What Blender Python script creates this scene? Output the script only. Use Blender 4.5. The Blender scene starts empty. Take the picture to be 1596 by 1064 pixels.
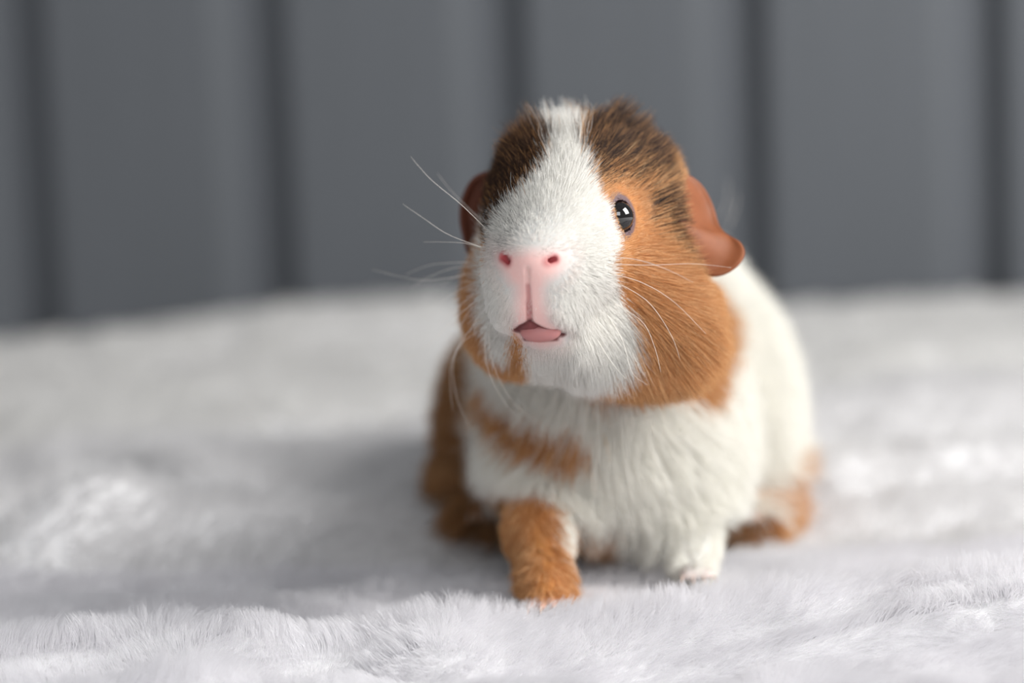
import bpy, math
import numpy as np
from mathutils import Vector, Matrix, kdtree

# ------------------------------------------------------------------ camera
FPX = 3768.0                       # focal length in pixels of a 1596 px wide frame
CAM = np.array([0.0, 0.0, 0.130])
PITCH, ROLL = math.radians(7.0), math.radians(2.2)
fwd = np.array([0, math.cos(PITCH), -math.sin(PITCH)])
_r0 = np.array([1.0, 0, 0]); _u0 = np.array([0, math.sin(PITCH), math.cos(PITCH)])
rgt = math.cos(ROLL)*_r0 - math.sin(ROLL)*_u0
upv = math.cos(ROLL)*_u0 + math.sin(ROLL)*_r0
col = bpy.context.scene.collection
cd = bpy.data.cameras.new('camera')
cam = bpy.data.objects.new('camera', cd); col.objects.link(cam)
M = Matrix.Identity(4)
for i in range(3):
    M[i][0] = rgt[i]; M[i][1] = upv[i]; M[i][2] = -fwd[i]; M[i][3] = CAM[i]
cam.matrix_world = M
cd.sensor_width = 36.0; cd.lens = 36.0*FPX/1596.0
cd.clip_start = 0.01; cd.clip_end = 50
cd.dof.use_dof = True
cd.dof.focus_distance = 0.535
cd.dof.aperture_fstop = 5.6
bpy.context.scene.camera = cam

# ------------------------------------------------------------------ world and lights
sc = bpy.context.scene
w = bpy.data.worlds.new('world'); sc.world = w; w.use_nodes = True
bg = w.node_tree.nodes['Background']
bg.inputs[0].default_value = (0.93, 0.96, 1.0, 1); bg.inputs[1].default_value = 0.19

def area(name, loc, target, size, size_y, power, color):
    l = bpy.data.lights.new(name, 'AREA'); l.shape = 'RECTANGLE'; l.size = size; l.size_y = size_y
    l.energy = power; l.color = color
    o = bpy.data.objects.new(name, l); col.objects.link(o)
    o.location = loc
    d = Vector(target) - Vector(loc)
    o.rotation_euler = d.to_track_quat('-Z', 'Y').to_euler()
    return o
area('window_daylight', (1.05, 0.32, 0.78), (0.0, 0.62, 0.04), 0.75, 0.8, 20.0, (1.0, 0.99, 0.97))
area('window_daylight_front', (0.12, -0.85, 0.80), (0.0, 0.5, 0.03), 0.7, 0.7, 6.2, (0.97, 0.985, 1.0))
sc.view_settings.view_transform = 'Standard'; sc.view_settings.look = 'None'
sc.view_settings.gamma = 1.0; sc.view_settings.use_curve_mapping = False
sc.view_settings.exposure = 0.52
sc.cycles.max_bounces = 8; sc.cycles.diffuse_bounces = 5; sc.cycles.glossy_bounces = 2
sc.cycles.transmission_bounces = 6; sc.cycles.transparent_max_bounces = 4

# ------------------------------------------------------------------ helpers
rng = np.random.default_rng(7)

def at(px, py, Y):
    """world point seen at a photograph pixel, at distance Y"""
    d = fwd*FPX + rgt*(px-798.0) + upv*(532.0-py)
    return CAM + d*(Y/d[1])

def xz(px, py, Y):
    p = at(px, py, Y); return p[0], p[2]

def nrm(v):
    return v/np.maximum(np.linalg.norm(v, axis=-1, keepdims=True), 1e-12)

def srgb(r, g, b):
    c = np.array([r, g, b])/255.0
    return np.where(c <= 0.04045, c/12.92, ((c+0.055)/1.055)**2.4)

def _hash(ix, iy, iz, seed):
    n = (ix*374761393 + iy*668265263 + iz*2147483647 + seed*1274126177) & 0xffffffff
    n = ((n ^ (n >> 13))*1274126177) & 0xffffffff
    n = n ^ (n >> 16)
    return (n & 0xffff)/65535.0
def noise(p, scale, seed=0):
    """value noise in -1..1 at points p (N,3)"""
    q = p/scale; i = np.floor(q).astype(np.int64); f = q-i; f = f*f*(3-2*f)
    out = 0
    for dx in (0, 1):
        for dy in (0, 1):
            for dz in (0, 1):
                wgt = (f[:, 0] if dx else 1-f[:, 0])*(f[:, 1] if dy else 1-f[:, 1])*(f[:, 2] if dz else 1-f[:, 2])
                out = out + wgt*_hash(i[:, 0]+dx, i[:, 1]+dy, i[:, 2]+dz, seed)
    return out*2-1

def tag(o, label=None, cat=None, group=None, kind=None):
    if label: o['label'] = label
    if cat: o['category'] = cat
    if group: o['group'] = group
    if kind: o['kind'] = kind
    return o

def mesh_obj(name, verts, faces, mat, parent=None, smooth=True):
    me = bpy.data.meshes.new(name)
    me.from_pydata([tuple(map(float, v)) for v in verts], [], [tuple(map(int, f)) for f in faces])
    me.update()
    if smooth: me.polygons.foreach_set('use_smooth', [True]*len(me.polygons))
    if mat: me.materials.append(mat)
    o = bpy.data.objects.new(name, me); col.objects.link(o)
    if parent: o.parent = parent
    return o

def material(name, color=(0.8, 0.8, 0.8), rough=0.6, attr=None, sss=0, spec=0.3, sheen=0):
    m = bpy.data.materials.new(name); m.use_nodes = True
    nt = m.node_tree; b = nt.nodes['Principled BSDF']
    b.inputs['Base Color'].default_value = (*color, 1); b.inputs['Roughness'].default_value = rough
    b.inputs['Specular IOR Level'].default_value = spec
    if sss:
        b.inputs['Subsurface Weight'].default_value = sss
        b.inputs['Subsurface Radius'].default_value = (1.0, 0.4, 0.25)
        b.inputs['Subsurface Scale'].default_value = 0.002
    if attr:
        a = nt.nodes.new('ShaderNodeAttribute'); a.attribute_name = attr
        nt.links.new(a.outputs['Color'], b.inputs['Base Color'])
    return m

def hair_material(name, trans=0.35, spec=0.03):
    m = bpy.data.materials.new(name); m.use_nodes = True
    nt = m.node_tree; nt.nodes.clear()
    out = nt.nodes.new('ShaderNodeOutputMaterial')
    a = nt.nodes.new('ShaderNodeAttribute'); a.attribute_name = 'coat'
    d = nt.nodes.new('ShaderNodeBsdfDiffuse'); t = nt.nodes.new('ShaderNodeBsdfTranslucent')
    g = nt.nodes.new('ShaderNodeBsdfHair'); g.component = 'Reflection'
    g.inputs['RoughnessU'].default_value = 0.35; g.inputs['RoughnessV'].default_value = 0.6
    m1 = nt.nodes.new('ShaderNodeMixShader'); m1.inputs[0].default_value = trans
    m2 = nt.nodes.new('ShaderNodeMixShader'); m2.inputs[0].default_value = spec
    L = nt.links.new
    L(a.outputs['Color'], d.inputs['Color']); L(a.outputs['Color'], t.inputs['Color'])
    L(d.outputs[0], m1.inputs[1]); L(t.outputs[0], m1.inputs[2])
    L(m1.outputs[0], m2.inputs[1]); L(g.outputs[0], m2.inputs[2]); L(m2.outputs[0], out.inputs[0])
    return m

def strands(name, P, R, C, mat, parent=None):
    """P (N,K,3) points, R (N,K) radii, C (N,K,3) colours -> one hair curves object"""
    N, K, _ = P.shape
    hc = bpy.data.hair_curves.new(name)
    hc.add_curves([K]*N)
    hc.attributes['position'].data.foreach_set('vector', P.reshape(-1).astype(np.float32))
    ra = hc.attributes.get('radius') or hc.attributes.new('radius', 'FLOAT', 'POINT')
    ra.data.foreach_set('value', R.reshape(-1).astype(np.float32))
    ca = hc.attributes.new('coat', 'FLOAT_COLOR', 'POINT')
    c4 = np.ones((N*K, 4), np.float32); c4[:, :3] = C.reshape(-1, 3)
    ca.data.foreach_set('color', c4.reshape(-1))
    hc.materials.append(mat)
    o = bpy.data.objects.new(name, hc); col.objects.link(o)
    if parent: o.parent = parent
    return o

def grow(root, nor, flow, L, lift0, lift1, jit, K=6, curl=0.0):
    N = len(root)
    flow = flow - nor*np.sum(flow*nor, 1, keepdims=True); flow = nrm(flow)
    r1 = rng.normal(size=(N, 3))
    d0 = nrm(flow*(1-lift0)[:, None] + nor*lift0[:, None] + r1*jit[:, None])
    d1 = nrm(flow*(1-lift1)[:, None] + nor*lift1[:, None] + (r1*0.7+rng.normal(size=(N, 3))*0.7)*jit[:, None])
    P = np.empty((N, K, 3)); P[:, 0] = root - nor*0.0004
    step = (L/(K-1))[:, None]
    for k in range(1, K):
        t = (k-0.5)/(K-1)
        P[:, k] = P[:, k-1] + nrm(d0*(1-t)+d1*t + curl*rng.normal(size=(N, 3)))*step
    return P

def clump(P, ratio, amount, power=1.5, jitter=0.0):
    """pull strand tips towards the tips of sparse guides"""
    N, K, _ = P.shape
    G = max(2, int(N/ratio)); gi = rng.choice(N, G, replace=False)
    kd = kdtree.KDTree(G)
    for n, i in enumerate(gi): kd.insert(P[i, 0], n)
    kd.balance()
    near = np.fromiter((kd.find(p)[1] for p in P[:, 0]), dtype=np.int64, count=N)
    g = gi[near]
    t = np.linspace(0, 1, K)[None, :, None]**power
    a = (amount if np.ndim(amount) else np.full(N, amount))[:, None, None]
    off = (P[:, :1] - P[g][:, :1])
    target = P[g] + off*(1-t)*1.0
    return P*(1-a*t) + target*(a*t)

# ------------------------------------------------------------------ the setting: panelled wall, floor
WALL_Y = 1.20
wall_mat = material('grey_paint', srgb(112, 116, 121), 0.55, spec=0.25)
nt = wall_mat.node_tree
nz = nt.nodes.new('ShaderNodeTexNoise'); nz.inputs['Scale'].default_value = 9
rp = nt.nodes.new('ShaderNodeMixRGB'); rp.inputs[1].default_value = (*srgb(83, 86, 90), 1); rp.inputs[2].default_value = (*srgb(89, 92, 97), 1)
nt.links.new(nz.outputs[0], rp.inputs[0]); nt.links.new(rp.outputs[0], nt.nodes['Principled BSDF'].inputs['Base Color'])
groove_mat = material('groove_paint', srgb(92, 95, 100), 0.6, spec=0.2)

def box(name, x0, x1, y0, y1, z0, z1, mat, parent=None):
    v = [(x, y, z) for x in (x0, x1) for y in (y0, y1) for z in (z0, z1)]
    f = [(0, 1, 3, 2), (4, 6, 7, 5), (0, 4, 5, 1), (2, 3, 7, 6), (0, 2, 6, 4), (1, 5, 7, 3)]
    return mesh_obj(name, v, f, mat, parent, smooth=False)

wall = tag(box('wall_back', -1.3, 1.3, WALL_Y+0.012, WALL_Y+0.05, -0.06, 1.3, groove_mat),
           'grey painted board wall with wide vertical grooves behind the blanket', kind='structure')
gx = [xz(p, 250, WALL_Y)[0] for p in (35, 404, 776, 1152, 1528)]
pitchx = (gx[-1]-gx[0])/4
gx = [gx[0]+pitchx*i for i in range(-6, 12)]
GW = 0.0102
for a, b in zip(gx[:-1], gx[1:]):
    x0, x1 = a+GW, b-GW
    if x1 < -1.28 or x0 > 1.28: continue
    c, dch = 0.006, 0.011       # a rounded shoulder into the groove
    prof = [(x0, WALL_Y+0.0119), (x0+0.0005, WALL_Y+0.007), (x0+0.002, WALL_Y+0.0025), (x0+c, WALL_Y),
            (x1-c*2.2, WALL_Y), (x1-0.004, WALL_Y+0.0025), (x1-0.0008, WALL_Y+0.007), (x1, WALL_Y+0.0119)]
    v = [(x, y, z) for z in (-0.06, 1.3) for x, y in prof]; n = len(prof)
    f = [(i, i+1, i+1+n, i+n) for i in range(n-1)] + [tuple(range(n))[::-1], tuple(range(n, 2*n)), (n-1, 0, n, 2*n-1)]
    mesh_obj('plank', v, f, wall_mat, wall, smooth=False)
tag(box('floor', -1.3, 1.3, -0.6, WALL_Y+0.012, -0.10, -0.03, material('base_board', srgb(150, 148, 145), 0.7)),
    'pale base board hidden under the white plush blanket', kind='structure')

# ------------------------------------------------------------------ the blanket
def bump(X, Y, px, py, Yc, sx, sy, h, ang=0.0):
    """a soft fold centred where a pixel meets distance Yc; sx, sy in metres, ang in degrees"""
    cx = xz(px, py, Yc)[0]
    a = math.radians(ang); dx, dy = X-cx, Y-Yc
    u = dx*math.cos(a)+dy*math.sin(a); v = -dx*math.sin(a)+dy*math.cos(a)
    return h*np.exp(-(u/sx)**2-(v/sy)**2)

_cr = [(-400, 965), (0, 962), (100, 955), (180, 962), (240, 952), (300, 936), (350, 928), (400, 936), (470, 958), (560, 962), (640, 938), (690, 920),
       (740, 934), (800, 944), (880, 941), (950, 934), (1000, 925), (1100, 908), (1200, 894), (1300, 884), (1400, 876), (1500, 866), (1596, 852), (2000, 830)]
CRX = np.array([xz(a, b, .538)[0] for a, b in _cr]); CRZ = np.array([xz(a, b, .538)[1] for a, b in _cr])
def height(X, Y):
    X = np.asarray(X, float); Y = np.asarray(Y, float)
    p = np.stack([X.ravel(), Y.ravel(), np.zeros(X.size)], 1)
    h = 0.0030*noise(p*[0.6, 1.0, 1], 0.050, 3).reshape(X.shape)
    h += 0.0010*noise(p*[0.6, 1, 1], 0.019, 5).reshape(X.shape)*np.exp(-np.maximum(Y-0.7, 0)*3)
    far = np.clip((Y-0.72)/0.15, 0, 1)
    h += far*0.0040*noise(p*[0.55, 1, 1], 0.085, 9).reshape(X.shape)
    # far lump by the wall, left of the animal
    h += bump(X, Y, 560, 470, 1.12, 0.085, 0.07, 0.016)
    h += bump(X, Y, 120, 520, 1.10, 0.12, 0.05, 0.004)
    h += bump(X, Y, 1400, 470, 1.13, 0.2, 0.05, 0.004)
    # left middle folds
    h += bump(X, Y, 240, 690, 0.76, 0.030, 0.040, 0.016, 60)
    h += bump(X, Y, 130, 800, 0.665, 0.016, 0.036, 0.018, -35)
    h -= bump(X, Y, 95, 640, 0.80, 0.014, 0.07, 0.020, 35)
    h -= bump(X, Y, 30, 770, 0.70, 0.012, 0.05, 0.016, -30)
    h += bump(X, Y, 430, 800, 0.67, 0.040, 0.018, 0.009, 10)
    h -= bump(X, Y, 330, 870, 0.61, 0.060, 0.014, 0.009, 0)
    # right middle folds
    h += bump(X, Y, 1400, 730, 0.72, 0.09, 0.016, 0.0095, 10)
    h -= bump(X, Y, 1400, 660, 0.78, 0.09, 0.020, 0.0120, 10)
    h += bump(X, Y, 1450, 610, 0.84, 0.08, 0.022, 0.0070, 6)
    h += bump(X, Y, 1350, 560, 0.95, 0.06, 0.03, 0.0080, 0)
    h -= bump(X, Y, 1300, 800, 0.655, 0.09, 0.014, 0.0050, 8)
    # pressed down under the animal
    h -= 0.004*np.exp(-((X-0.035)/0.05)**2-((Y-0.68)/0.10)**2)
    # near crest: its silhouette rises and dips along X, the paw stands just behind it
    cz = np.interp(X, CRX, CRZ)-0.0052
    cy_ = 0.538+0.006*np.sin(X*22+0.5)
    side = np.where(Y > cy_, 0.0095, 0.026)
    k = np.exp(-((Y-cy_)/side)**2)
    h = h*(1-k*0.7)+(cz+0.006)*k
    return h + near_folds(X, Y) - 0.006

def near_folds(X, Y):
    h = 0*X
    h -= bump(X, Y, 480, 1010, 0.512, 0.020, 0.009, 0.0040, -12)
    h -= bump(X, Y, 1150, 1000, 0.512, 0.07, 0.008, 0.0035, 5)
    h -= bump(X, Y, 130, 1015, 0.510, 0.022, 0.006, 0.0045, 12)
    h += bump(X, Y, 700, 1000, 0.512, 0.014, 0.010, 0.0030, -20)
    h += bump(X, Y, 250, 1030, 0.500, 0.030, 0.008, 0.0040, 10)
    h -= bump(X, Y, 170, 990, 0.522, 0.030, 0.0035, 0.0060, 22)
    h -= bump(X, Y, 560, 990, 0.522, 0.020, 0.0040, 0.0065, 38)
    h += bump(X, Y, 60, 1020, 0.508, 0.020, 0.005, 0.0040, 20)
    h += bump(X, Y, 1350, 960, 0.520, 0.040, 0.005, 0.0035, 8)
    h -= bump(X, Y, 1450, 930, 0.530, 0.050, 0.004, 0.0030, 8)
    return h


def grid_axis(segs):
    out = []
    for a, b, s in segs:
        n = max(1, int(round((b-a)/s))); out += list(np.linspace(a, b, n, endpoint=False))
    return np.array(out+[segs[-1][1]])
bx_ = grid_axis([(-1.25, -0.35, 0.03), (-0.35, 0.35, 0.0045), (0.35, 1.25, 0.03)])
by_ = grid_axis([(-0.5, 0.40, 0.03), (0.40, 0.8, 0.0035), (0.8, 1.195, 0.006)])
GX, GY = np.meshgrid(bx_, by_)
GZ = height(GX, GY)
nv, nu = GX.shape
bv = np.stack([GX.ravel(), GY.ravel(), GZ.ravel()], 1)
top = [(j*nu+i, j*nu+i+1, (j+1)*nu+i+1, (j+1)*nu+i) for j in range(nv-1) for i in range(nu-1)]
blanket_mat = material('plush_backing', srgb(226, 225, 226), 0.9, spec=0.05)
bl_root = mesh_obj('blanket', bv, top, blanket_mat)
sol = bl_root.modifiers.new('thickness', 'SOLIDIFY'); sol.thickness = 0.006; sol.offset = -1
tag(bl_root, 'white plush faux fur blanket spread in soft folds under the guinea pig', 'blanket')

pile_mat = hair_material('plush_pile', 0.40, 0.05)
def pile(name, n, x0, x1, y0, y1, L, rad, K, parent, clr, margin=None):
    X = rng.uniform(x0, x1, n); Y = rng.uniform(y0, y1, n)
    # wedge that a camera standing a step to either side could see
    keep = np.abs(X) < 0.08+0.38*Y
    X, Y = X[keep], Y[keep]; n = len(X)
    Z = height(X, Y); e = 0.0015
    nx = -(height(X+e, Y)-Z)/e; ny = -(height(X, Y+e)-Z)/e
    nor = nrm(np.stack([nx, ny, np.ones(n)], 1))
    root = np.stack([X, Y, Z], 1)
    a = 2.2*noise(root, 0.045, 21)+1.2*noise(root, 0.016, 22) + 0.3*rng.normal(size=n)
    flow = np.stack([np.cos(a+0.4)*0.9, -np.abs(np.sin(a))*0.4-0.35, np.zeros(n)], 1)
    lift = np.clip(0.50+0.30*noise(root, 0.018, 31), 0.15, 0.9)
    Ls = L*(0.75+0.35*rng.random(n))*(1+0.25*noise(root, 0.012, 41))
    P = grow(root, nor, flow, Ls, np.clip(lift+0.2, 0, 1), lift*0.8, np.full(n, 0.10), K)
    P = clump(P, 14, np.clip(0.35+0.3*rng.random(n), 0, 1), 1.3)
    t = np.linspace(0, 1, K)
    R = rad*(1-0.75*t**1.5)[None, :]*(0.8+0.4*rng.random((n, 1)))
    c = srgb(*clr)[None, None, :]*(0.94+0.12*rng.random((n, 1, 1)))
    C = np.clip(np.broadcast_to(c, (n, K, 3)), 0, 0.97)
    o = strands(name, P, R, C, pile_mat, parent)
    return tag(o, kind='stuff')
DENS = 1.0
pile('pile', int(400000*DENS), -0.31, 0.31, 0.435, 0.63, 0.0075, 0.000055, 5, bl_root, (244, 243, 245))
pile('pile', int(190000*DENS), -0.42, 0.42, 0.63, 0.86, 0.0080, 0.000115, 4, bl_root, (238, 237, 237))
pile('pile', int(100000*DENS), -0.55, 0.55, 0.86, 1.19, 0.0090, 0.00022, 4, bl_root, (234, 233, 231))

# ------------------------------------------------------------------ the guinea pig: one continuous body from a distance field
HY = -0.018                        # the head is carried this far in front of the paws
class Prim: pass
def ell(px, py, Y, rx, rz, ry, rot=(0, 0, 0)):
    """ellipsoid: centre by pixel and distance, rx rz in photo pixels at that distance, ry in metres"""
    s = Y/FPX
    p = Prim(); p.kind = 'e'; p.c = at(px, py, Y); p.r = np.array([rx*s, ry, rz*s])
    ax, ay, az = map(math.radians, rot)
    Rm = np.array(Matrix.Rotation(az, 3, 'Z') @ Matrix.Rotation(ay, 3, 'Y') @ Matrix.Rotation(ax, 3, 'X'))
    p.R = Rm; return p
def cap(a, b, ra, rb):
    """tapered capsule between two (px, py, Y); radii in photo pixels"""
    p = Prim(); p.kind = 'c'; p.a = at(*a); p.b = at(*b); p.ra = ra*a[2]/FPX; p.rb = rb*b[2]/FPX; return p
def sd(p, Q):
    if p.kind == 'e':
        q = (Q-p.c) @ p.R
        k0 = np.linalg.norm(q/p.r, axis=-1); k1 = np.linalg.norm(q/(p.r*p.r), axis=-1)
        return k0*(k0-1)/np.maximum(k1, 1e-9)
    ba = p.b-p.a; h = np.clip(((Q-p.a) @ ba)/(ba @ ba), 0, 1)
    return np.linalg.norm(Q-p.a-h[..., None]*ba, axis=-1)-(p.ra+(p.rb-p.ra)*h)
def smin(a, b, k):
    h = np.clip(0.5+0.5*(b-a)/k, 0, 1); return b*(1-h)+a*h-k*h*(1-h)
def union(prims, Q, k):
    d = sd(prims[0], Q)
    for p in prims[1:]: d = smin(d, sd(p, Q), k)
    return d

HEAD = [ell(922, 368, .592+HY, 142, 130, .028),           # cranium
        ell(1000, 305, .590+HY, 50, 48, .020), ell(818, 310, .592+HY, 36, 44, .018),   # brow corners
        ell(900, 325, .578+HY, 86, 74, .022),             # forehead
        ell(873, 355, .566+HY, 84, 92, .022),             # bridge of the nose
        ell(852, 412, .557+HY, 88, 76, .020),             # muzzle
        ell(1005, 470, .588+HY, 102, 112, .026),          # right cheek
        ell(800, 480, .592+HY, 72, 96, .024),             # left cheek
        ell(930, 530, .585+HY, 90, 50, .022), ell(1036, 520, .592+HY, 56, 42, .020),   # jaw, jowl
        ell(855, 518, .563+HY, 52, 36, .014)]             # chin
LIPS = [ell(802, 466, .5485+HY, 30, 42, .0095), ell(856, 466, .5490+HY, 34, 42, .0095),
        ell(829, 402, .5440+HY, 46, 30, .0080)]
BODY = [ell(940, 550, .612, 125, 95, .034),               # neck
        ell(955, 690, .622, 165, 142, .034),              # chest
        ell(985, 590, .690, 158, 188, .052),              # shoulders and barrel
        ell(980, 590, .735, 176, 200, .060),              # rump
        ell(785, 680, .690, 52, 105, .034),               # left haunch
        ell(1125, 655, .695, 50, 92, .036)]               # right haunch
LEGS = [cap((838, 745, .605), (840, 830, .585), 50, 41), cap((840, 830, .585), (852, 910, .567), 41, 30),
        cap((852, 910, .567), (853, 938, .556), 30, 23),
        cap((1065, 755, .615), (1078, 835, .600), 58, 33), cap((1078, 835, .600), (1080, 880, .592), 31, 22),
        cap((1080, 880, .592), (1082, 893, .580), 22, 17),
        cap((1180, 735, .690), (1192, 775, .672), 38, 22), cap((1192, 775, .672), (1175, 798, .640), 20, 15),
        cap((755, 765, .690), (745, 792, .650), 36, 18)]
TOES = []
for (cx, cy, Yc, dx, spread, r, fx) in ((853, 942, .556, 0, 14, 7.5, 6), (1084, 894, .580, 4, 12, 7, 5), (1172, 800, .640, 0, 10, 6.5, 4), (744, 797, .650, 0, 9, 6, 3)):
    n = 4 if Yc < .6 else 3
    for i in range(n):
        o = (i-(n-1)/2)
        TOES.append((cap((cx+o*spread*0.8, cy-2, Yc+.002), (cx+o*spread*1.3+dx, cy+5, Yc-.007-0.0015*(1-abs(o)/2)), r*1.05, r*0.7)))

def field0(Q):
    h = union(HEAD, Q, .012)
    b = union(BODY, Q, .022)
    b = smin(b, union(LEGS, Q, .008), .012)
    d = smin(h, b, .010)
    for t in TOES: d = smin(d, sd(t, Q), .0018)
    for l in LIPS: d = smin(d, sd(l, Q), .0075)
    return d
def hit(px, py, f=None, Y0=0.47, Y1=0.85):
    """where the line of sight through a point of the body first meets it"""
    f = f or field0
    Y = Y0
    for _ in range(120):
        Q = at(px, py, Y); d = float(f(Q[None])[0])
        if d < 0.00004: return Q
        Y += max(d*0.7, 0.00005)
        if Y > Y1: return None
    return Q

# carved features: nostrils, philtrum, mouth, eye socket
NOSTRIL = []
for (a, b, r) in (((795, 408), (783, 400), 6.5), ((851, 409), (864, 404), 6.0)):
    pa, pb = hit(*a), hit(*b)
    p = Prim(); p.kind = 'c'; p.a = pa+[0, .0012, 0]; p.b = pb+[0, .0004, 0]; p.ra = r*.53/FPX*0.85; p.rb = r*.53/FPX*0.60
    NOSTRIL.append(p)
def chain(pts, r, sink):
    out = []
    H = [hit(*q) for q in pts]
    for a, b in zip(H[:-1], H[1:]):
        p = Prim(); p.kind = 'c'; p.a = a+[0, sink, 0]; p.b = b+[0, sink, 0]; p.ra = p.rb = r; out.append(p)
    return out
PHIL = chain([(822, 418), (823, 445), (824, 470), (826, 500)], .00030, .00015)
PHIL[-1].ra = .0004; PHIL[-1].rb = .0005
MOUTH = chain([(804, 516), (814, 509), (826, 503), (838, 510), (856, 517), (878, 521)], .00050, .0003)
EYE_C = hit(971, 337); EYE_R = 0.0036
EYE_N = nrm(np.array([0.62, -0.76, 0.10])); EYE_C = EYE_C - EYE_N*EYE_R*0.50
SOCKET = Prim(); SOCKET.kind = 'e'; SOCKET.c = EYE_C; SOCKET.r = np.array([.0039]*3); SOCKET.R = np.eye(3)

def field(Q):
    d = field0(Q)
    carve = np.minimum.reduce([sd(p, Q) for p in NOSTRIL+PHIL+MOUTH])
    d = -smin(-d, carve, .0006)
    lid = np.abs(sd(SOCKET, Q)+.0003)-.0005          # slim raised lid round the eyeball
    d = smin(d, np.where(((Q-EYE_C) @ EYE_N) < EYE_R*0.46, lid, .01), .0006)
    return -smin(-d, sd(SOCKET, Q), .0002)

def grad(Q, f=field, e=.0003):
    g = np.stack([f(Q+np.eye(3)[i]*e)-f(Q-np.eye(3)[i]*e) for i in range(3)], 1)
    return nrm(g)

def surface_nets(f, xs, ys, zs):
    XX = np.stack(np.meshgrid(xs, ys, zs, indexing='ij'), -1).reshape(-1, 3)
    D = np.concatenate([f(XX[i:i+400000]) for i in range(0, len(XX), 400000)])
    nx, ny, nz = len(xs), len(ys), len(zs); D = D.reshape(nx, ny, nz); S = D < 0
    ax = [np.array(xs), np.array(ys), np.array(zs)]
    acc = np.zeros((nx-1, ny-1, nz-1, 3)); cnt = np.zeros((nx-1, ny-1, nz-1))
    quads = []
    shp = (nx, ny, nz)
    for a in range(3):
        s0 = [slice(None)]*3; s1 = [slice(None)]*3; s0[a] = slice(0, -1); s1[a] = slice(1, None)
        A, B = D[tuple(s0)], D[tuple(s1)]
        I = np.argwhere((A < 0) != (B < 0))
        da = A[tuple(I.T)]; db = B[tuple(I.T)]; t = da/(da-db)
        P = np.stack([ax[k][I[:, k]] for k in range(3)], 1)
        P[:, a] += t*(ax[a][I[:, a]+1]-ax[a][I[:, a]])
        b, c = [(1, 2), (2, 0), (0, 1)][a]
        ok = (I[:, b] > 0) & (I[:, c] > 0) & (I[:, b] < shp[b]-1) & (I[:, c] < shp[c]-1)
        I, P, da = I[ok], P[ok], da[ok]
        cells = []
        for (ob, oc) in ((1, 1), (0, 1), (0, 0), (1, 0)):
            J = I.copy(); J[:, b] -= ob; J[:, c] -= oc
            np.add.at(acc, tuple(J.T), P); np.add.at(cnt, tuple(J.T), 1); cells.append(J)
        q = np.stack([np.ravel_multi_index(tuple(J.T), (nx-1, ny-1, nz-1)) for J in cells], 1)
        q[da >= 0] = q[da >= 0][:, ::-1]
        quads.append(q)
    used = np.flatnonzero(cnt.ravel() > 0); remap = -np.ones(cnt.size, np.int64); remap[used] = np.arange(len(used))
    V = acc.reshape(-1, 3)[used]/cnt.ravel()[used][:, None]
    F = remap[np.concatenate(quads)]
    return V, F

nose = hit(829, 404)
x0, x1 = at(670, 500, .72)[0]-.012, at(1250, 500, .74)[0]+.014
fx0, fx1 = at(770, 460, .545+HY)[0], at(905, 460, .545+HY)[0]; ex0, ex1 = EYE_C[0]-.006, EYE_C[0]+.006
fz0, fz1 = at(829, 540, .545+HY)[2], at(829, 375, .545+HY)[2]; ez0, ez1 = EYE_C[2]-.006, EYE_C[2]+.006
def axis(a, b, zones, coarse):
    out = [a]
    while out[-1] < b:
        st = coarse
        for z0_, z1_, s_ in zones:
            dist = max(z0_-out[-1], out[-1]-z1_, 0); st = min(st, s_+dist*.35)
        out.append(out[-1]+st)
    return np.array(out)
xs = axis(x0, x1, [(fx0, fx1, .00042), (ex0, ex1, .00045)], .0022)
ys = axis(nose[1]-.012, .82, [(nose[1]-.006, nose[1]+.012, .00045), (EYE_C[1]-.006, EYE_C[1]+.006, .00045)], .003)
zs = axis(-.012, .15, [(fz0, fz1, .00045), (ez0, ez1, .00045)], .0021)
V, F = surface_nets(field, xs, ys, zs)
g = grad(V); V = V - g*np.clip(field(V), -.0008, .0008)[:, None]
g = grad(V); V = V - g*np.clip(field(V), -.0008, .0008)[:, None]

# ------------------------------------------------------------------ coat pattern (regions on the animal, in its front elevation X-Z)
def poly(pts, Y, tol=.030):
    out = []
    for x, y in pts:
        h = hit(x, y)
        out.append((h[0], h[2]) if (h is not None and abs(h[1]-Y) < tol) else xz(x, y, Y))
    return np.array(out)
def sdpoly(P, pg):
    """signed distance (negative inside) of 2D points P to polygon pg"""
    d = np.full(len(P), 1e9); inside = np.zeros(len(P), bool)
    n = len(pg)
    for i in range(n):
        a, b = pg[i], pg[(i+1) % n]; e = b-a; w_ = P-a
        t = np.clip((w_ @ e)/(e @ e), 0, 1); d = np.minimum(d, np.linalg.norm(w_-t[:, None]*e, axis=1))
        c = ((a[1] > P[:, 1]) != (b[1] > P[:, 1])) & (P[:, 0] < (b[0]-a[0])*(P[:, 1]-a[1])/(b[1]-a[1]+1e-15)+a[0])
        inside ^= c
    return np.where(inside, -d, d)
BLAZE = poly([(872, 150), (898, 150), (900, 215), (906, 245), (917, 280), (932, 312), (953, 320), (950, 345), (962, 368), (962, 385),
              (948, 405), (955, 440), (972, 475), (985, 515), (975, 545), (950, 565), (930, 595), (900, 700), (818, 700), (820, 560), (808, 520), (800, 512), (796, 545), (786, 562), (770, 542), (760, 505), (752, 470), (750, 430), (754, 375), (770, 340), (800, 312), (838, 276), (860, 244), (870, 215)], .560+HY)
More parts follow.
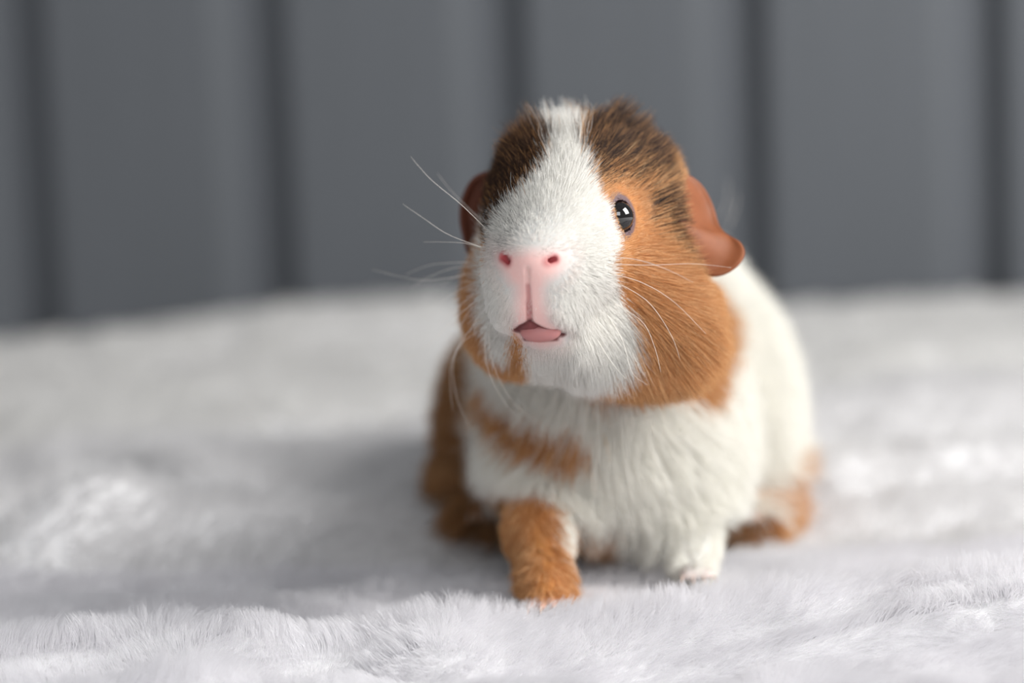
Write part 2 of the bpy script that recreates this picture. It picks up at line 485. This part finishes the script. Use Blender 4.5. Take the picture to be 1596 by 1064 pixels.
DARK = [(poly([(960, 160), (1005, 205), (1045, 255), (1050, 300), (1010, 290), (965, 268), (926, 285), (900, 245), (888, 150)], .575+HY), .0035, 1.0),
        (poly([(1010, 300), (1045, 290), (1062, 345), (1085, 385), (1100, 425), (1068, 405), (1045, 378), (1020, 345)], .585+HY), .003, .95),
        (poly([(885, 150), (882, 215), (852, 275), (815, 315), (780, 365), (735, 365), (750, 270), (790, 215), (830, 160)], .580+HY), .003, 1.0)]
CHEST = poly([(768, 590), (820, 618), (860, 632), (905, 640), (925, 655), (915, 690), (870, 702), (830, 688), (795, 655), (765, 625)], .590)
COLLAR = poly([(1070, 430), (1125, 440), (1140, 490), (1120, 545), (1085, 600), (1040, 600), (1040, 430)], .615)
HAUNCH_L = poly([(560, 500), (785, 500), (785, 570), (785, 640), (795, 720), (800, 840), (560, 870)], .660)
LEG_L = poly([(755, 765), (800, 748), (838, 765), (862, 780), (868, 845), (890, 865), (893, 800), (915, 820), (912, 960), (780, 960)], .580)
BELLY = poly([(915, 790), (962, 790), (965, 850), (930, 865), (905, 830)], .600)
HIND_R = poly([(1120, 775), (1160, 735), (1215, 695), (1300, 670), (1300, 790), (1215, 785), (1150, 800)], .690)

WHITE = srgb(241, 239, 234); CREAM = srgb(245, 243, 236)
GING = srgb(214, 158, 104); GING_D = srgb(178, 120, 68); GING_L = srgb(232, 190, 142); DARKC = srgb(46, 33, 28); PINK = srgb(224, 182, 176); PINKD = srgb(205, 122, 122)
def soft(d, wdt): return np.clip(0.5-d/wdt, 0, 1)
SKIN_NOSE = poly([(774, 396), (798, 396), (829, 394), (856, 396), (880, 399), (876, 412), (864, 426), (850, 436), (844, 450), (846, 475), (856, 500), (878, 518),
                  (870, 535), (842, 541), (814, 532), (800, 516), (804, 496), (806, 470), (806, 446), (796, 438), (786, 422), (776, 408)], .548+HY)

def pattern(Q, jitter):
    """coat colour, patch id (0 white, 1 ginger) and darkness for points on the animal"""
    q = Q + jitter
    p2 = q[:, [0, 2]]
    hd = union(HEAD+LIPS, Q, .012); bd = union(BODY, Q, .022); ld = union(LEGS, Q, .008)
    head = (hd < bd+.001) & (Q[:, 2] > .025)
    front = Q[:, 1] < .640
    white = np.zeros(len(Q))
    wh = soft(sdpoly(p2, BLAZE), .0012)
    gb = np.zeros(len(Q))
    gb = np.maximum(gb, soft(sdpoly(p2, CHEST), .003)*(Q[:, 1] < .63))
    gb = np.maximum(gb, soft(sdpoly(p2, COLLAR), .003)*(Q[:, 1] < .66))
    gb = np.maximum(gb, soft(sdpoly(p2, HAUNCH_L), .003)*(Q[:, 1] > .632))
    gb = np.maximum(gb, soft(sdpoly(p2, LEG_L), .003)*(Q[:, 1] < .615))
    gb = np.maximum(gb, soft(sdpoly(p2, BELLY), .003)*front)
    gb = np.maximum(gb, soft(sdpoly(p2, HIND_R), .003)*(Q[:, 1] > .63))
    ginger = np.where(head, 1-wh, gb)
    dark = np.zeros(len(Q))
    for pg, wd, am in DARK: dark = np.maximum(dark, am*soft(sdpoly(p2, pg), wd*1.6))
    dark = dark*head
    return ginger, dark, head

# vertex colour of the skin under the fur
gi, dk, hdm = pattern(V, 0*V)
skinc = WHITE*0.62*(1-gi[:, None]) + GING_D*gi[:, None]; skinc = skinc*(1-dk[:, None])+DARKC*dk[:, None]
sn = soft(sdpoly(V[:, [0, 2]], SKIN_NOSE)-.0004, .0032)*(V[:, 1] < .565+HY)
skinc = skinc*(1-sn[:, None])+PINK*sn[:, None]
cav = np.minimum.reduce([sd(p, V) for p in NOSTRIL]); k = soft(cav-.0006, .0012)[:, None]; skinc = skinc*(1-k)+srgb(168, 72, 76)*k
cav = np.minimum.reduce([sd(p, V) for p in PHIL[1:]]); k = 0.8*soft(cav-.0002, .0005)[:, None]; skinc = skinc*(1-k)+srgb(165, 95, 95)*k
cav = np.minimum.reduce([sd(p, V) for p in MOUTH]); k = soft(cav-.0005, .0008)[:, None]; skinc = skinc*(1-k)+srgb(96, 44, 44)*k
inner = poly([(808, 512), (826, 501), (842, 509), (874, 519), (870, 531), (816, 531)], .548+HY)
k = soft(sdpoly(V[:, [0, 2]], inner), .0006)[:, None]*(V[:, 1] < .565+HY)[:, None]; skinc = skinc*(1-k)+srgb(120, 62, 62)*k
es = np.linalg.norm(V-EYE_C, axis=1)
k = np.clip((0.0062-es)/.0010, 0, 1)[:, None]; skinc = skinc*(1-k)+srgb(104, 84, 86)*k
toe = np.minimum.reduce([sd(p, V) for p in TOES])
k = soft(toe-.0004, .0012)[:, None]*0.45; skinc = skinc*(1-k)+PINK*k

skin_mat = material('skin', rough=0.5, attr='coat', sss=0.08, spec=0.3)
body = bpy.data.objects.new('guinea_pig', None)
me = bpy.data.meshes.new('body')
me.from_pydata(V.tolist(), [], F.tolist()); me.update()
me.polygons.foreach_set('use_smooth', [True]*len(me.polygons))
ca = me.color_attributes.new('coat', 'FLOAT_COLOR', 'POINT')
c4 = np.ones((len(V), 4), np.float32); c4[:, :3] = skinc; ca.data.foreach_set('color', c4.reshape(-1))
me.materials.append(skin_mat)
pig = bpy.data.objects.new('guinea_pig', me); col.objects.link(pig)
bpy.data.objects.remove(body)
pig.name = 'guinea_pig'
tag(pig, 'white and ginger guinea pig with pink nose standing on the plush blanket', 'guinea pig')

# ------------------------------------------------------------------ fur
tri = np.concatenate([F[:, [0, 1, 2]], F[:, [0, 2, 3]]])
A, B, Cc = V[tri[:, 0]], V[tri[:, 1]], V[tri[:, 2]]
area_t = 0.5*np.linalg.norm(np.cross(B-A, Cc-A), axis=1); cen = (A+B+Cc)/3
hd_c = (union(HEAD+LIPS, cen, .012) < union(BODY, cen, .022)+.001)
view = CAM-cen; gN = nrm(np.cross(B-A, Cc-A))
facing = np.sum(nrm(view)*gN, 1)
dens = np.where(hd_c, 1.0, 0.42)*np.where(facing > -0.25, 1.0, 0.35)*np.where(cen[:, 1] > .66, .6, 1.0)*np.where(hd_c & (cen[:, 1] < .545), 1.7, 1.0)
wts = area_t*dens; wts /= wts.sum()
NH = int(420000*DENS)
ti = rng.choice(len(tri), NH, p=wts)
u, v = rng.random(NH), rng.random(NH); fl = u+v > 1; u[fl], v[fl] = 1-u[fl], 1-v[fl]
root = A[ti]+(B-A)[ti]*u[:, None]+(Cc-A)[ti]*v[:, None]
pk = lambda pr: np.minimum.reduce([sd(p, root) for p in pr])
skin_d = sdpoly(root[:, [0, 2]], SKIN_NOSE)
bald = ((skin_d < -0.0006) & (rng.random(NH) > .42) & (root[:, 1] < .565+HY)) | (np.linalg.norm(root-EYE_C, axis=1) < .0048) | ((pk(TOES) < .0004) & (rng.random(NH) > .5)) | (pk(NOSTRIL+MOUTH) < .0011)
EARP = poly([(1040, 292), (1056, 270), (1085, 275), (1115, 320), (1125, 365), (1165, 380), (1160, 430), (1092, 440), (1072, 404), (1056, 366), (1044, 330)], .575, 0.02)
bald |= (sdpoly(root[:, [0, 2]], EARP) < -.0006) & (root[:, 1] < .60)
root, = (root[~bald],); NH = len(root)
skin_d = sdpoly(root[:, [0, 2]], SKIN_NOSE)
nor = grad(root, field0, .0008)
jit = rng.normal(size=(NH, 3))*.0005
ging, dark, head = pattern(root, jit)
N3 = np.array([nose[0], nose[1]+.004, nose[2]])
rr = root-N3; rd = np.linalg.norm(rr, axis=1)
pk2 = lambda pr: np.minimum.reduce([sd(p, root) for p in pr])
headflow = nrm(rr*[1, 1, 1]) + np.array([0, .25, 0])
# below the mouth and on the cheeks the hair hangs down and back
low = np.clip((nose[2]-root[:, 2])/.02, 0, 1)[:, None]
headflow = headflow + low*np.array([0.0, .1, -.5])
bodyflow = np.stack([(root[:, 0]-0.02)*6, np.full(NH, .55), np.full(NH, -.9)], 1)
up_side = (root[:, 2] > .085)[:, None]
bodyflow = np.where(up_side, bodyflow*[1, 1, 0.25]+[0, .4, 0], bodyflow)
legd = union(LEGS, root, .008)
leg = (legd < .0015) & (root[:, 2] < .05)
headflow = headflow + (np.clip((root[:, 2]-xz(900, 290, .57)[1])/.012, 0, 1)*np.clip(np.abs(root[:, 0]-xz(895, 250, .57)[0])/.012, 0, 1))[:, None]*np.stack([np.sign(root[:, 0]-xz(895, 250, .57)[0])*1.0, 0*rd, .5+0*rd], 1)
bodyflow[leg] = np.array([0, -.05, -1.0])
flow = np.where(head[:, None], headflow, bodyflow)
flow += 0.35*np.stack([noise(root, .012, s) for s in (51, 52, 53)], 1)
# length
L = np.where(head, .0022+.17*np.clip(rd-.006, 0, .05), .0125)
L = np.where(head, np.minimum(L, .0085), L)
L = np.where(leg, .0052, L)
backw = (~head) & (root[:, 1] > .62) & (nor[:, 1] > -.7); L = np.where(backw, .014, L)
cx_, cz_ = xz(925, 215, .585)
ear_d = sdpoly(root[:, [0, 2]], EARP)
crest = head*np.clip((root[:, 2]-xz(900, 275, .58+HY)[1])/.010, 0, 1)*np.clip((root[:, 1]-.560-HY)/.012, 0, 1)
L = L*(1+crest*(.05+1.5*np.maximum(noise(root, .0032, 77), 0)))
beard = head*np.clip((xz(900, 470, .57+HY)[1]-root[:, 2])/.012, 0, 1)
L = L*(1+0.45*beard*(root[:, 0] > xz(880, 500, .57+HY)[0])-.12*beard)
eyed = np.linalg.norm(root-EYE_C, axis=1)
L = np.where(pk2(TOES) < .0012, .0016, L)
L = np.where(eyed < .011, np.minimum(L, .0018+.40*np.maximum(eyed-.0048, 0)), L)
L = np.where((skin_d < .004) & (root[:, 1] < .565+HY), np.minimum(L, .0014+.75*np.maximum(skin_d, 0)), L)
crest = crest*np.clip(ear_d/.003+.3, 0, 1)
earb = head & (ear_d < .0028) & (root[:, 0] < xz(1084, 350, .56)[0])
L = np.where(head & (ear_d < .001), np.minimum(L, .0022), L); L = np.where(earb, .0042, L)
L = L*(0.7+0.5*rng.random(NH))
lift0 = np.where(head, .28, np.where(backw, .60, .42))+.10*noise(root, .01, 61); lift0 = lift0+crest*.55
lift1 = np.where(head, .06, np.where(backw, .45, .20))+crest*.75
lift0[earb] = .60; lift1[earb] = .40
bsel = beard > .6; lift0[bsel] += .06; lift1[bsel] += .06
lift0[leg] = .18; lift1[leg] = .02
lift0 = np.clip(lift0, .05, .95); lift1 = np.clip(lift1, 0, .95)
jt = np.where(head, .11, .16)+crest*.12
K = 6
P = grow(root, nor, flow, L, lift0, lift1, jt, K)
P = clump(P, 110, .80*np.clip(crest, 0, 1), 1.0)
P = clump(P, 16, np.clip(np.where(head, .35, .45)+.35*crest, 0, .9)*(0.6+0.6*rng.random(NH)), 1.3)
t = np.linspace(0, 1, K)
rad = np.where(head, .000042, .000085)*np.where(root[:, 1] > .66, 1.6, 1)
R = rad[:, None]*(1-.85*t**1.6)[None, :]*(.75+.5*rng.random((NH, 1)))
isg = rng.random(NH) < ging
isd = rng.random(NH) < dark
gmix = np.clip(.5+.6*noise(root, .008, 71)+.35*rng.normal(size=NH), 0, 1)[:, None]
cg = GING_D*(1-gmix)+GING*gmix
pale = (rng.random(NH) < .16)[:, None]; cg = np.where(pale, GING_L, cg)
cw = np.where(head[:, None], WHITE, CREAM)*(.95+.05*rng.random((NH, 1)))
pinkish = soft(skin_d-.002, .004)[:, None]*(root[:, 1] < .565+HY)[:, None]
cw = cw*(1-.25*pinkish)+PINK*.25*pinkish
croot = np.where(isg[:, None], cg, cw); ctip = croot.copy()
dd = isd & isg
croot[dd] = DARKC; ctip[dd] = DARKC*.92+GING_D*.08
tipg = dd & (rng.random(NH) < .15); ctip[tipg] = GING
haunch_shade = (sdpoly(root[:, [0, 2]], HAUNCH_L) < 0) & (root[:, 1] > .632) & isg
croot[haunch_shade] *= .62; ctip[haunch_shade] *= .62  # left haunch hairs darkened: shade away from the window put into the coat
ctip[isg & ~dd & ~haunch_shade] = ctip[isg & ~dd & ~haunch_shade]*.75+GING_L*.25
tt = (t**1.2)[None, :, None]
C = croot[:, None, :]*(1-tt)+ctip[:, None, :]*tt
fur_mat = hair_material('guinea_pig_fur', .28, .025)
legmask = leg
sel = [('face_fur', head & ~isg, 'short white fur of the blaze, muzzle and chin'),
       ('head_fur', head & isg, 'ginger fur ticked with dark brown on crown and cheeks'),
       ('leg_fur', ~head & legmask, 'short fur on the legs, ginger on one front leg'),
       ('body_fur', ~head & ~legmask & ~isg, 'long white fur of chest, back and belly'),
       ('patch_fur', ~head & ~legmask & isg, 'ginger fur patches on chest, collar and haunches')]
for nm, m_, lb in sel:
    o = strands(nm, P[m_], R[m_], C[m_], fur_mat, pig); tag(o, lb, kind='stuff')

# ------------------------------------------------------------------ eye
def uvsphere(c, r, n=32, m=20, axis=None, sq=(1, 1, 1)):
    vs, fs = [], []
    for j in range(m+1):
        th = math.pi*j/m
        for i in range(n):
            ph = 2*math.pi*i/n
            vs.append((math.sin(th)*math.cos(ph)*sq[0], math.sin(th)*math.sin(ph)*sq[1], math.cos(th)*sq[2]))
    for j in range(m):
        for i in range(n): fs.append((j*n+i, j*n+(i+1) % n, (j+1)*n+(i+1) % n, (j+1)*n+i))
    vs = np.array(vs)*r+np.array(c)
    return vs, [f[::-1] for f in fs]
eye_mat = material('eye_gloss', srgb(16, 12, 11), 0.03, spec=0.9)
ev, ef = uvsphere(EYE_C, EYE_R)
tag(mesh_obj('eye', ev, ef, eye_mat, pig), 'glossy black eye with a dark grey lid and bright glint')
EL = np.array([EYE_C[0]-.060, EYE_C[1]+.012, EYE_C[2]])
for _ in range(300):                                  # the far eye: walk in from the side to the skin
    if float(field0(EL[None])[0]) < .0002: break
    EL[0] += .0002
ELc = EL+np.array([EYE_R*.45, 0, 0])
ev, ef = uvsphere(ELc, EYE_R*.8); mesh_obj('eye', ev, ef, eye_mat, pig)

# lower lip
lip_mat = material('lip_skin', srgb(178, 118, 116), 0.5, sss=0.3, spec=0.5)
lc = hit(843, 518); s_ = .53/FPX
lv, lf = uvsphere(lc+[0, .0012, 0], 1.0, 28, 16, sq=(32*s_, .0026, 16.5*s_))
tag(mesh_obj('lower_lip', lv, lf, lip_mat, pig), 'moist pink lower lip under the parted mouth')

# ------------------------------------------------------------------ ears
def ear(name, rim, base, cup, mat, label, Yin):
    """petal: rim points (px,py,Y) run round the free edge; base points along the root; interior is cupped"""
    def smooth(pts, n):
        pts = np.array(pts, float); k = len(pts); out = []
        for i in range(n):
            t = i/(n-1)*(k-1); j = min(int(t), k-2); f = t-j
            p0, p1, p2, p3 = pts[max(j-1, 0)], pts[j], pts[j+1], pts[min(j+2, k-1)]
            out.append(.5*((2*p1)+(-p0+p2)*f+(2*p0-5*p1+4*p2-p3)*f*f+(-p0+3*p1-3*p2+p3)*f**3))
        return np.array(out)
    n, m = 40, 12
    Rm = np.array([at(*p) for p in smooth(rim, n)]); Bs = np.array([at(*p) for p in smooth(base, n)])
    vs, fs = [], []
    for j in range(m+1):
        s = j/m
        for i in range(n):
            p = Bs[i]*(1-s)+Rm[i]*s
            a = i/(n-1)
            d = cup*math.sin(math.pi*s**1.7)*math.sin(math.pi*a)**.6
            p = p+np.array([0, d, 0])
            p[1] -= .0012*max(0, s-.82)/.18*math.sin(math.pi*a)      # rolled edge
            vs.append(p)
    for j in range(m):
        for i in range(n-1): fs.append((j*n+i, j*n+i+1, (j+1)*n+i+1, (j+1)*n+i))
    o = mesh_obj(name, vs, fs, mat, pig)
    so = o.modifiers.new('thickness', 'SOLIDIFY'); so.thickness = .0011; so.offset = 0
    o.modifiers.new('smooth', 'SUBSURF').render_levels = 1; o.modifiers['smooth'].levels = 1
    return tag(o, label)
def ear_material(name, c):
    m = material(name, c, .55, sss=.12, spec=.25)
    nt = m.node_tree; n_ = nt.nodes.new('ShaderNodeTexNoise'); n_.inputs['Scale'].default_value = 260
    tc = nt.nodes.new('ShaderNodeTexCoord'); nt.links.new(tc.outputs['Object'], n_.inputs['Vector'])
    mx = nt.nodes.new('ShaderNodeMixRGB'); mx.inputs[1].default_value = (*(np.array(c)*.8), 1); mx.inputs[2].default_value = (*np.clip(np.array(c)*1.2, 0, 1), 1)
    nt.links.new(n_.outputs[0], mx.inputs[0]); nt.links.new(mx.outputs[0], nt.nodes['Principled BSDF'].inputs['Base Color'])
    return m
def on_head(pts, dy):
    out = []
    for x, y in pts:
        h = hit(x, y); out.append((x, y, (h[1] if h is not None and h[1] < .62 else .585+HY)+dy))
    return out
ear_r = ear('ear', [(1040, 282, .566), (1058, 270, .566), (1082, 278, .567), (1100, 297, .568), (1113, 325, .568), (1121, 352, .565),
                    (1134, 367, .562), (1152, 375, .560), (1161, 393, .558), (1152, 412, .556), (1130, 427, .555), (1106, 430, .555), (1082, 420, .557)],
            on_head([(1038, 294), (1042, 304), (1046, 318), (1050, 332), (1054, 346), (1060, 360), (1066, 374), (1070, 388), (1074, 402)], -.0012),
            .0020, ear_material('ear_skin', srgb(132, 77, 47)), 'drooping ginger-brown petal ear with a folded lower lobe', .59)
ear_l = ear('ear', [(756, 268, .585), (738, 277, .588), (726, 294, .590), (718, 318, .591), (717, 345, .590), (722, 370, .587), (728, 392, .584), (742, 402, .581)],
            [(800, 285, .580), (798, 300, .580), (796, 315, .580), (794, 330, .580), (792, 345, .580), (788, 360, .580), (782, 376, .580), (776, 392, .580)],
            .004, ear_material('ear_skin_shade', srgb(92, 52, 38)), 'brown ear behind the white muzzle, its colour darkened for shade', .60)  # left ear skin coloured darker than the right, standing in for shade

# fine pale hairs along the ear rims
# ------------------------------------------------------------------ whiskers and claws
wm = material('whisker_hair', srgb(246, 238, 228), 0.4, spec=0.5)
def tube(name, pts, r0, r1, mat, parent, sides=5, n=14):
    pts = np.array(pts, float)
    k = len(pts); c = []
    for i in range(n):
        t = i/(n-1)*(k-1); j = min(int(t), k-2); f = t-j
        p0, p1, p2, p3 = pts[max(j-1, 0)], pts[j], pts[j+1], pts[min(j+2, k-1)]
        c.append(.5*((2*p1)+(-p0+p2)*f+(2*p0-5*p1+4*p2-p3)*f*f+(-p0+3*p1-3*p2+p3)*f**3))
    c = np.array(c); T = nrm(np.gradient(c, axis=0))
    up = np.array([0, 0, 1.0]) if abs(T[0, 2]) < .8 else np.array([0, 1.0, 0])
    vs, fs = [], []
    for i in range(n):
        a = nrm(np.cross(T[i], up)); b = np.cross(T[i], a); r = r0+(r1-r0)*(i/(n-1))
        for s in range(sides):
            th = 2*math.pi*s/sides; vs.append(c[i]+r*(a*math.cos(th)+b*math.sin(th)))
    for i in range(n-1):
        for s in range(sides): fs.append((i*sides+s, i*sides+(s+1) % sides, (i+1)*sides+(s+1) % sides, (i+1)*sides+s))
    fs += [tuple(range(sides))[::-1], tuple(range((n-1)*sides, n*sides))]
    return mesh_obj(name, vs, fs, mat, parent)
WH = [ # root pixel, via, tip, depth change from root to tip
    [(762, 362), (718, 318), (672, 280), (640, 244)], [(758, 352), (728, 322), (702, 296), (682, 270)], [(756, 388), (700, 366), (660, 340), (628, 318)],
    [(755, 388), (725, 379), (690, 377), (660, 377)], [(748, 408), (715, 409), (670, 413), (632, 428)], [(745, 415), (705, 418), (668, 432), (640, 450)],
    [(745, 424), (700, 433), (650, 436), (580, 420)], [(742, 423), (712, 432), (690, 442)], [(750, 440), (728, 446), (700, 460), (684, 474)],
    [(752, 440), (735, 450), (712, 466)], [(752, 452), (728, 466), (706, 486), (688, 505)], [(755, 462), (728, 480), (700, 504), (676, 530), (636, 562)],
    [(758, 466), (735, 480), (720, 504), (706, 540)], [(765, 480), (745, 492), (740, 520), (748, 545)], [(765, 494), (756, 530), (760, 575), (785, 625), (815, 660)],
    [(768, 500), (762, 530), (770, 572), (798, 625), (840, 660)], [(748, 520), (724, 530), (706, 565), (712, 620), (735, 670)], [(748, 500), (720, 530), (702, 575), (705, 640)],
    [(940, 412), (1010, 413), (1080, 411), (1140, 417)], [(945, 425), (1000, 440), (1050, 470), (1100, 520)], [(960, 440), (1010, 470), (1045, 520), (1060, 560)],
    [(950, 470), (1000, 500), (1020, 540), (1030, 580)], [(940, 480), (970, 530), (985, 580), (1010, 600)],
    [(930, 400), (990, 404), (1040, 420), (1080, 440)], [(925, 520), (950, 560), (975, 590)]]
for pts in WH:
    h0 = hit(*pts[0]); Yr = h0[1] if h0 is not None and h0[1] < .60 else .560+HY
    left = pts[0][0] < 850; n_ = len(pts)
    W = []
    for i, (x, y) in enumerate(pts):
        f = i/(n_-1)
        Yq = Yr + (.012*f if left else -.006*f)
        if i > 0:
            hq = hit(x, y)
            if hq is not None and hq[1] < .70: Yq = min(Yq, hq[1]-(.004 if left else .006))
        W.append(at(x, y, Yq))
    W[0] = W[0]+np.array([0, .002, 0])
    tube('whisker', W, .000085 if pts[-1][1] > 600 else .000065, .00002, wm, pig)
# guard hairs that stick up from the crown
for a, b in (((893, 200), (885, 150)), ((905, 195), (912, 150)), ((935, 200), (915, 158)), ((962, 195), (946, 156)), ((860, 200), (856, 154)), ((1125, 340), (1135, 280)), ((1135, 355), (1150, 300))):
    Yc = .585 if a[0] < 1100 else .69
    A_, B_ = at(*a, Yc), at(*b, Yc+.002); mid = (A_+B_)/2+np.array([.0008, 0, 0])
    tube('guard_hair', [A_, mid, B_], .00009, .00003, wm, pig, n=8)
claw_mat = material('claw_horn', srgb(214, 190, 176), 0.35, spec=0.5)
for tq in TOES:
    d = nrm(tq.b-tq.a); s = tq.b+d*tq.rb*.5
    tube('claw', [s+[0, 0, .0002], s+d*.0022+[0, 0, .0001], s+d*.0040-[0, 0, .0014]], tq.rb*.42, .00015, claw_mat, pig, sides=6, n=7)
